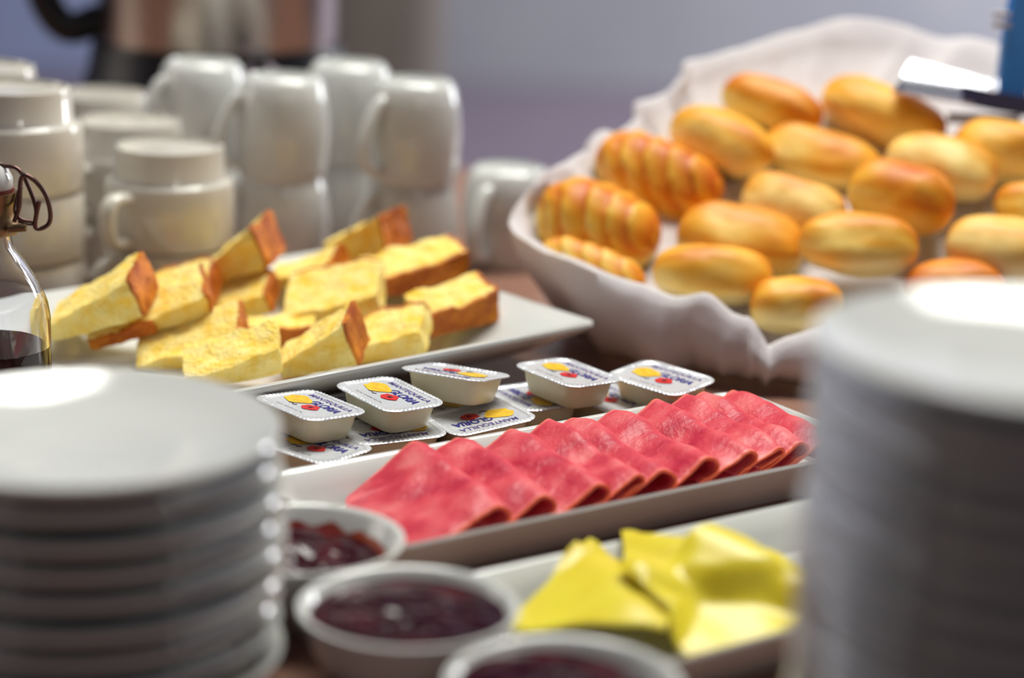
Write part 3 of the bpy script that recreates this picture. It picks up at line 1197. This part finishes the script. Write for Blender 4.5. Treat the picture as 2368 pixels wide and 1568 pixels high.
SCUP_H = tube('handle', sh, .0042, PORC_WARM, 12, 1.5)


def cup(kind, x, y, z, handle_deg, label, group):
    h = .0698 if kind == 'mug' else .0625
    r = thing('tulip_cup' if kind == 'mug' else 'stacking_cup', label, 'cup', (x, y, T + z), (0, 0, 0), group)
    # upside down: turned over about x, so heights run downward from the foot
    body = obj('cup_body', MUG if kind == 'mug' else SCUP, r, (0, 0, h), (PI, 0, math.radians(handle_deg)))
    obj('handle', MUG_H if kind == 'mug' else SCUP_H, r, (0, 0, h), (PI, 0, math.radians(handle_deg)))
    return r


GM, GS = 'upside-down tulip cups', 'upside-down stacking cups'
MP, SPch = .0645, .0418


def cup_stack(kind, px, py, n, handle, labels, jit=0.001):
    """labels listed from the top cup down; pixel is the centre of the top cup's foot"""
    p_, h_ = (MP, .0698) if kind == 'mug' else (SPch, .0625)
    top = p_ * (n - 1) + h_
    c = at(px, py, top)
    for k in range(n):
        z = p_ * (n - 1 - k)
        cup(kind, c.x + random.uniform(-jit, jit) * (k > 0), c.y + random.uniform(-jit, jit) * (k > 0), z, handle + (random.uniform(-14, 14) if k else 0),
            labels[k], GM if kind == 'mug' else GS)
    return c


cup_stack('mug', 654, 172, 2, 205, ['upper upside-down white tulip cup of the pair behind the middle of the platter', 'lower upside-down white tulip cup of the pair behind the middle of the platter'])
cup_stack('mug', 960, 182, 2, 225, ['upper upside-down white tulip cup of the pair closest to the bread cloth', 'lower upside-down white tulip cup of the pair closest to the bread cloth'], .0008)
cup_stack('mug', 468, 138, 2, 215, ['upper upside-down tulip cup of the pair in front of the urn base', 'lower upside-down tulip cup of the pair in front of the urn base'])
cup_stack('mug', 808, 142, 2, 200, ['upper upside-down tulip cup below the urn tap', 'lower upside-down tulip cup below the urn tap'])
cup_stack('mug', 1178, 384, 1, 240, ['single upside-down tulip cup standing behind the bread cloth'])
cup_stack('straight', 392, 334, 2, 238, ['upper upside-down stacking cup of the low stack with handle turned to the platter', 'lower upside-down stacking cup of the low stack, half hidden by the platter rim'])
cup_stack('straight', 32, 198, 3, 170, ['topmost upside-down stacking cup of the tall stack behind the bottle', 'middle upside-down stacking cup of the tall stack behind the bottle', 'bottom upside-down stacking cup of the tall stack behind the bottle'])
cup_stack('straight', 300, 276, 2, 235, ['upper upside-down stacking cup of the stack between the tall stack and the tulip cups', 'lower upside-down stacking cup of the stack between the tall stack and the tulip cups'])
cup_stack('straight', 236, 214, 2, 60, ['upper upside-down stacking cup of the pair just before the black urn base', 'lower upside-down stacking cup of the pair just before the black urn base'])
cup_stack('straight', -44, 150, 3, 190, ['topmost stacking cup of the rearmost stack before the blue wall', 'middle stacking cup of the rearmost stack before the blue wall', 'bottom stacking cup of the rearmost stack before the blue wall'])

# ------------------------------------------------------------------ coffee urn
uc = at_y(505, 100, 1.755)
zb = uc.z - T
urn = thing('coffee_urn', 'stainless steel coffee urn with black base, side handle and grey tap', 'urn', (uc.x, uc.y, T))
UR = .094
obj('base', lathe('base', [(0, 0), (.105, 0), (.108, .004), (.108, zb - .03), (.104, zb - .02), (.100, zb + .002), (0, zb + .002)], BLACK, 64), urn)
obj('body', lathe('body', [(0, zb), (UR, zb), (UR + .001, zb + .004), (UR + .001, zb + .30), (UR - .004, zb + .306), (0, zb + .306)], STEEL, 96), urn)
lid = obj('lid', lathe('lid', [(0, zb + .3055), (UR, zb + .3055), (UR + .003, zb + .309), (UR, zb + .318), (.04, zb + .33), (0, zb + .332)], BLACK, 64), urn)
obj('knob', lathe('knob', [(0, zb + .331), (.012, zb + .331), (.010, zb + .345), (.018, zb + .352), (.016, zb + .36), (0, zb + .362)], BLACK, 32), lid)
obj('side_handle', tube('side_handle', smooth_path([(-UR + .004, -.02, zb + .02), (-UR - .022, -.024, zb + .012), (-UR - .040, -.026, zb + .035), (-UR - .044, -.026, zb + .075), (-UR - .040, -.026, zb + .12), (-UR - .018, -.024, zb + .145), (-UR + .004, -.02, zb + .14)], 6), .013, BLACK, 14, .9), urn)
tap = obj('tap', tube('tap', smooth_path([(.044, -.08, zb - .016), (.047, -.112, zb - .016), (.048, -.122, zb - .023), (.048, -.124, zb - .042)], 6), .015, GREYP, 16), urn)
obj('lever', tube('lever', [(.048, -.116, zb - .004), (.048, -.124, zb + .010)], .006, BLACK, 10), tap)

# ------------------------------------------------------------------ bread in its linen cloth
PSL = math.tan(math.radians(27))
p0 = at_y(1645, 648, 1.228 * 1.035)


def on_pile(px, py, off=0.0):
    d = ray(px, py)
    # z = p0.z + PSL*(y-p0.y) + off
    k = (p0.z + off - CAMP.z - PSL * p0.y) / (d.z - PSL * d.y)
    return CAMP + d * k


def pile_z(y):
    return p0.z + PSL * (y - p0.y)


rim = [(1188, 520, 1.275), (1230, 565, 1.25), (1290, 594, 1.228), (1400, 638, 1.205), (1500, 672, 1.192), (1570, 690, 1.188), (1640, 690, 1.184), (1700, 732, 1.178),
       (1745, 748, 1.176), (1772, 806, 1.17), (1835, 780, 1.17), (1960, 765, 1.175), (2150, 790, 1.178), (2400, 740, 1.20), (2600, 600, 1.26), (2660, 420, 1.33),
       (2560, 240, 1.40), (2290, 104, 1.452), (2180, 92, 1.46), (2080, 66, 1.465), (1950, 46, 1.465), (1840, 78, 1.455), (1750, 104, 1.445), (1660, 130, 1.432), (1590, 150, 1.42),
       (1572, 190, 1.405), (1545, 220, 1.397), (1480, 244, 1.387), (1468, 290, 1.372), (1400, 330, 1.352), (1330, 372, 1.332), (1265, 415, 1.312), (1215, 470, 1.292)]
RP = smooth_path([at_y(r[0], r[1], r[2] * 1.035) for r in rim], 12, True)
for _k, _p in enumerate(RP):
    _p.z += .0022 * nz(_k * .08, 3, 1) + .0004 * nz(_k * .3, 7, 1)
    _p.y += .0022 * nz(_k * .1, 9, 2)
    _p.x += .0022 * nz(_k * .1, 2, 6)
NR = len(RP)
cen = Vector((sum(p.x for p in RP) / NR, sum(p.y for p in RP) / NR, 0))
vs, fs = [], []
prof_n = 0
inn = [0.02, .25, .45, .62, .75, .86, .94]
outs = [0.0, .12, .28, .46, .66, .85, 1.0]
for k, p in enumerate(RP):
    a = 2 * PI * k / NR
    flat = Vector((p.x, p.y, 0))
    rad = flat - cen
    ring = []
    for s in inn:
        q = cen + rad * s
        zf = pile_z(q.y) - .017
        w = max(0, (s - .66) / .34) ** 2
        zz = zf * (1 - w) + (p.z - .004) * w
        fold = (.005 * nz(math.cos(a) * 4, math.sin(a) * 4, s * 3) + .007 * nz(math.cos(a) * 9, math.sin(a) * 9, 4) * s * (s > .6)) * s
        ring.append(Vector((q.x, q.y, max(zz + fold, T + .006))))
    ring.append(p + rad.normalized() * -.004 + Vector((0, 0, .001)))
    dirn = rad.normalized()
    near = max(0.0, min(1.0, (-dirn.y - .50) / .35)) if dirn.x < 0 else max(0.0, min(1.0, 1 - dirn.y))
    for s in outs:
        fold = (.010 * nz(math.cos(a) * 5, math.sin(a) * 5, 2) + .008 * nz(math.cos(a) * 7, math.sin(a) * 7, s * 1.2) + .0018 * nz(math.cos(a) * 18, math.sin(a) * 18, s * 3)) * (s ** .7)
        belly = math.sin(s * PI * .9) * (.006 + .008 * near)
        base = cen + rad * (.72 + .20 * near)
        q = flat.lerp(base, s ** 1.15) + dirn * (belly + fold + .0035)
        zz = p.z + (T + .003 - p.z) * s + .0015 * (s == 0)
        ring.append(Vector((q.x, q.y, zz)))
    prof_n = len(ring)
    vs += ring
for k in range(NR):
    k2 = (k + 1) % NR
    for i in range(prof_n - 1):
        fs.append((k * prof_n + i, k2 * prof_n + i, k2 * prof_n + i + 1, k * prof_n + i + 1))
fs.append(tuple(k * prof_n for k in range(NR)))
cl = obj('linen_cloth', mesh('linen_cloth', vs, fs, CLOTH, 80))
so = cl.modifiers.new('thick', 'SOLIDIFY')
so.thickness = .0016
tag(cl, 'white linen cloth gathered into a nest around the heaped bread rolls', 'cloth')


ROLLS = []
PN = Vector((0, -math.sin(math.radians(27)), math.cos(math.radians(27))))


def roll(i, spec):
    e0, e1, th, m, kind, bend, lab = spec
    Rr = th * .5 / F_PX * 1.33 * 1.37
    lift = (Rr - .019) / math.cos(math.radians(27)) * .6       # thicker rolls stand higher on the same bed
    a, b = on_pile(*e0, lift), on_pile(*e1, lift)
    mid = (a + b) / 2
    X = (b - a).normalized()
    nrm = Vector((0, -math.sin(math.radians(27)), math.cos(math.radians(27))))
    Zx = (nrm - X * nrm.dot(X)).normalized()
    Y = Zx.cross(X)
    L = (b - a).length * .96
    nu, na = 46, 40
    vs, fs, cr = [], [], []
    seed = i * 3.17
    for u in range(nu + 1):
        t = u / nu
        tt = 2 * t - 1
        prof = max(0.0, 1 - abs(tt) ** 2.6) ** (1 / 2.2)
        x = L * .5 * tt
        by = (bend + .005 * nz(seed, 1.7, 4.2)) * (tt * tt - .35)
        for k in range(na):
            an = 2 * PI * k / na
            cy_, cz_ = math.cos(an), math.sin(an)
            r = Rr * prof
            if kind == 'stripe':
                ph = (t * 5.2 + 1.05 * math.cos(an - 1.2) + .25 * nz(t * 3, cy_ * 1.5, seed)) % 1.0
                r *= (0.92 + .12 * (1 - ph) ** .8)
                grv = ph
            else:
                grv = 0
                # a lengthwise seam where rolls were pulled apart
                seam = math.exp(-((an - (PI * 1.13)) / .33) ** 2) * math.sin(PI * t) ** .5
                r *= 1 - .16 * seam * (1 + nz(t * 4, 3, seed)) + .06 * nz(t * 3, an, seed)
            r *= 1 + .16 * nz(t * 1.8 + seed, cy_ * 1.0, cz_ * 1.0) + .035 * nz(t * 7 + seed, cy_ * 2.6, cz_ * 2.6)
            y = cy_ * r * 1.04 + by
            z = cz_ * r * (.96 if cz_ > 0 else .9)
            vs.append((x, y, z))
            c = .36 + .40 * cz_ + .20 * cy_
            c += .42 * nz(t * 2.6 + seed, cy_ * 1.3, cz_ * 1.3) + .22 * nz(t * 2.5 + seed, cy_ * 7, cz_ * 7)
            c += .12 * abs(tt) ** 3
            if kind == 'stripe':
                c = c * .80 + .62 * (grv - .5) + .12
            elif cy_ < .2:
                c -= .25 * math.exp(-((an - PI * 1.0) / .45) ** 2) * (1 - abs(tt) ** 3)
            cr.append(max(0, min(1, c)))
    for u in range(nu):
        for k in range(na):
            k2 = (k + 1) % na
            fs.append((u * na + k, u * na + k2, (u + 1) * na + k2, (u + 1) * na + k))
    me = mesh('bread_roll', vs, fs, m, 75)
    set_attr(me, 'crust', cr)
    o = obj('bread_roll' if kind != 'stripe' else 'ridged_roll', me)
    o.matrix_world = Matrix(((X.x, Y.x, Zx.x, mid.x), (X.y, Y.y, Zx.y, mid.y), (X.z, Y.z, Zx.z, mid.z), (0, 0, 0, 1)))
    tag(o, lab, 'bread', 'bread rolls heaped in the cloth')
    balls = []
    for k in range(9):
        tt = -.86 + 1.72 * k / 8
        pr_ = max(0.0, 1 - abs(tt) ** 2.6) ** (1 / 2.2)
        balls.append((X * (L * .5 * tt) + Y * ((bend + .005 * nz(seed, 1.7, 4.2)) * (tt * tt - .35)), Rr * pr_ * .91))
    ROLLS.append(dict(obj=o, pos=mid.copy(), home=mid.copy(), balls=balls))


G_, D_, P_ = ROLL_GOLD, ROLL_DARK, ROLL_PALE
rolls = [((1275, 465), (1552, 580), 150, D_, 'stripe', .0, 'large orange ridged roll at the cloth edge nearest the cups'),
         ((1262, 562), (1512, 655), 78, G_, 'stripe', .0, 'pale ridged roll below the large orange ridged roll'),
         ((1410, 345), (1700, 470), 138, D_, 'stripe', .0, 'second ridged roll, golden with pale stripes, above the orange ridged one'),
         ((1552, 285), (1785, 385), 120, G_, 'roll', .002, 'smooth golden roll beside the gathered cloth fold'),
         ((1668, 205), (1905, 285), 100, D_, 'roll', .0, 'deep orange roll highest up against the cloth'),
         ((1898, 215), (2195, 320), 116, G_, 'roll', .002, 'long golden roll touching the steel tongs'),
         ((1772, 320), (2065, 405), 112, G_, 'roll', .0, 'golden roll with pale torn front below the deep orange roll'),
         ((1712, 425), (1962, 495), 118, P_, 'roll', .008, 'bent pale roll in the middle of the heap'),
         ((1555, 535), (1868, 590), 132, G_, 'roll', .002, 'long golden roll with pale seam beside the orange ridged roll'),
         ((1498, 640), (1790, 665), 112, G_, 'roll', .0, 'smooth golden roll low at the front rim of the cloth'),
         ((1722, 700), (1945, 690), 100, G_, 'roll', .0, 'foremost roll touching the saucer stack and the cloth rim'),
         ((1818, 580), (2108, 605), 112, G_, 'roll', .001, 'golden roll with pale torn patch above the foremost roll'),
         ((1948, 470), (2198, 545), 126, D_, 'roll', .0, 'smooth evenly orange roll with tiny dark specks'),
         ((2038, 385), (2305, 450), 118, P_, 'roll', .0, 'pale roll with flattened light patch and dark speck'),
         ((2192, 335), (2450, 365), 122, G_, 'roll', .0, 'golden roll under the blue tong handle'),
         ((2280, 455), (2480, 470), 100, G_, 'roll', .0, 'small golden roll half cut off beside the pale patched roll'),
         ((2152, 545), (2430, 580), 122, P_, 'roll', .0, 'pale crumbly roll with torn side above the saucer stack'),
         ((2075, 640), (2320, 645), 96, D_, 'roll', .0, 'orange roll showing only its top over the saucer stack')]
for i, s in enumerate(rolls):
    roll(i, s)


def _roll_push(A, B, v):
    # the roll lying lower on the slope sits in front of the one above it; both also slide apart a little
    va = (A['home'] - CAMP).normalized()
    vb = (B['home'] - CAMP).normalized()
    side = v - va * v.dot(va)
    sgn = -1 if A['home'].y < B['home'].y else 1
    push = v.length * .8
    return va * (sgn * push * .5) + side * .14, vb * (-sgn * push * .5) - side * .14


def _roll_keep(it):
    va = (it['home'] - CAMP).normalized()
    k = (it['pos'] - it['home']).dot(va)
    lim_ = .018 if k > 0 else .012
    if abs(k) > lim_:
        it['pos'] = it['pos'] - va * (k - math.copysign(lim_, k))


push_apart(ROLLS, 80, .0012, _roll_push, _roll_keep)
for it in ROLLS:
    it['obj'].location = it['pos']
# the soft cloth gives way where a roll presses into it
for _ in range(2):
    for v in cl.data.vertices:
        for it in ROLLS:
            if (v.co - it['pos']).length > .06:
                continue
            for o_, r_ in it['balls']:
                d_ = v.co - (it['pos'] + o_)
                if d_.length < r_ * 1.06 + .0015:
                    v.co = it['pos'] + o_ + d_.normalized() * (r_ * 1.06 + .0016)

# ------------------------------------------------------------------ serving tongs
tg = on_pile(2150, 225, .02)
tongs = thing('serving_tongs', 'steel serving tongs with blue plastic handle lying on the bread rolls', 'tongs', tg)
depth = (tg - CAMP).dot(fwd)


def tp(px, py, dd=0.0):
    return at_d(px, py, depth + dd) - tg


grid = []
for i in range(14):
    t = i / 13
    top = tp(2105 + 190 * t, 138 + 50 * t, .016)
    bot = tp(2062 + 190 * t, 214 + 26 * t, -.018)
    row = []
    for j in range(12):
        w = j / 11
        q = top.lerp(bot, w)
        q = q + Vector((0, .003 * math.sin(w * PI), -.003 * math.sin(w * PI)))
        row.append(q)
    grid.append(row)
obj('scoop', sheet('scoop', grid, .0012, CHROME), tongs)
obj('lower_arm', loft('lower_arm', [[tuple(tp(x, y + dy, dd)) for dy, dd in ((-18, .012), (-18, -.012), (26, -.012), (26, .012))] for x, y in ((2225, 214), (2300, 230), (2420, 250), (2560, 275))], NAVY, smooth=30), tongs)
ha = []
for x, y, w in ((2338, 232, 34), (2342, 180, 36), (2352, 110, 38), (2366, 40, 40), (2384, -40, 42), (2402, -120, 42)):
    c0 = tp(x, y, -.004)
    hw = w / F_PX * depth
    ha.append([(c0.x + sx * hw, c0.y + sy * .006, c0.z) for sx, sy in ((-1, -.6), (-.85, -1), (.85, -1), (1, -.6), (1, .6), (.85, 1), (-.85, 1), (-1, .6))])
hd = obj('handle', loft('handle', ha, BLUE, smooth=30), tongs)
for y in (34, 58):
    c0 = tp(2318, y, -.012)
    obj('white_tick', box('white_tick', c0.x - .006, c0.x + .005, c0.y - .0012, c0.y + .003, c0.z - .0016, c0.z + .0016, STRIPE), hd)  # small white tick at the left edge of the handle
lam = obj('blade', sheet('blade', [[tp(2190 + 170 * i / 8, 262 + 22 * j / 4 + 6 * i / 8, -.004 + .01 * j / 4) for j in range(5)] for i in range(9)], .0014, CHROME), tongs)
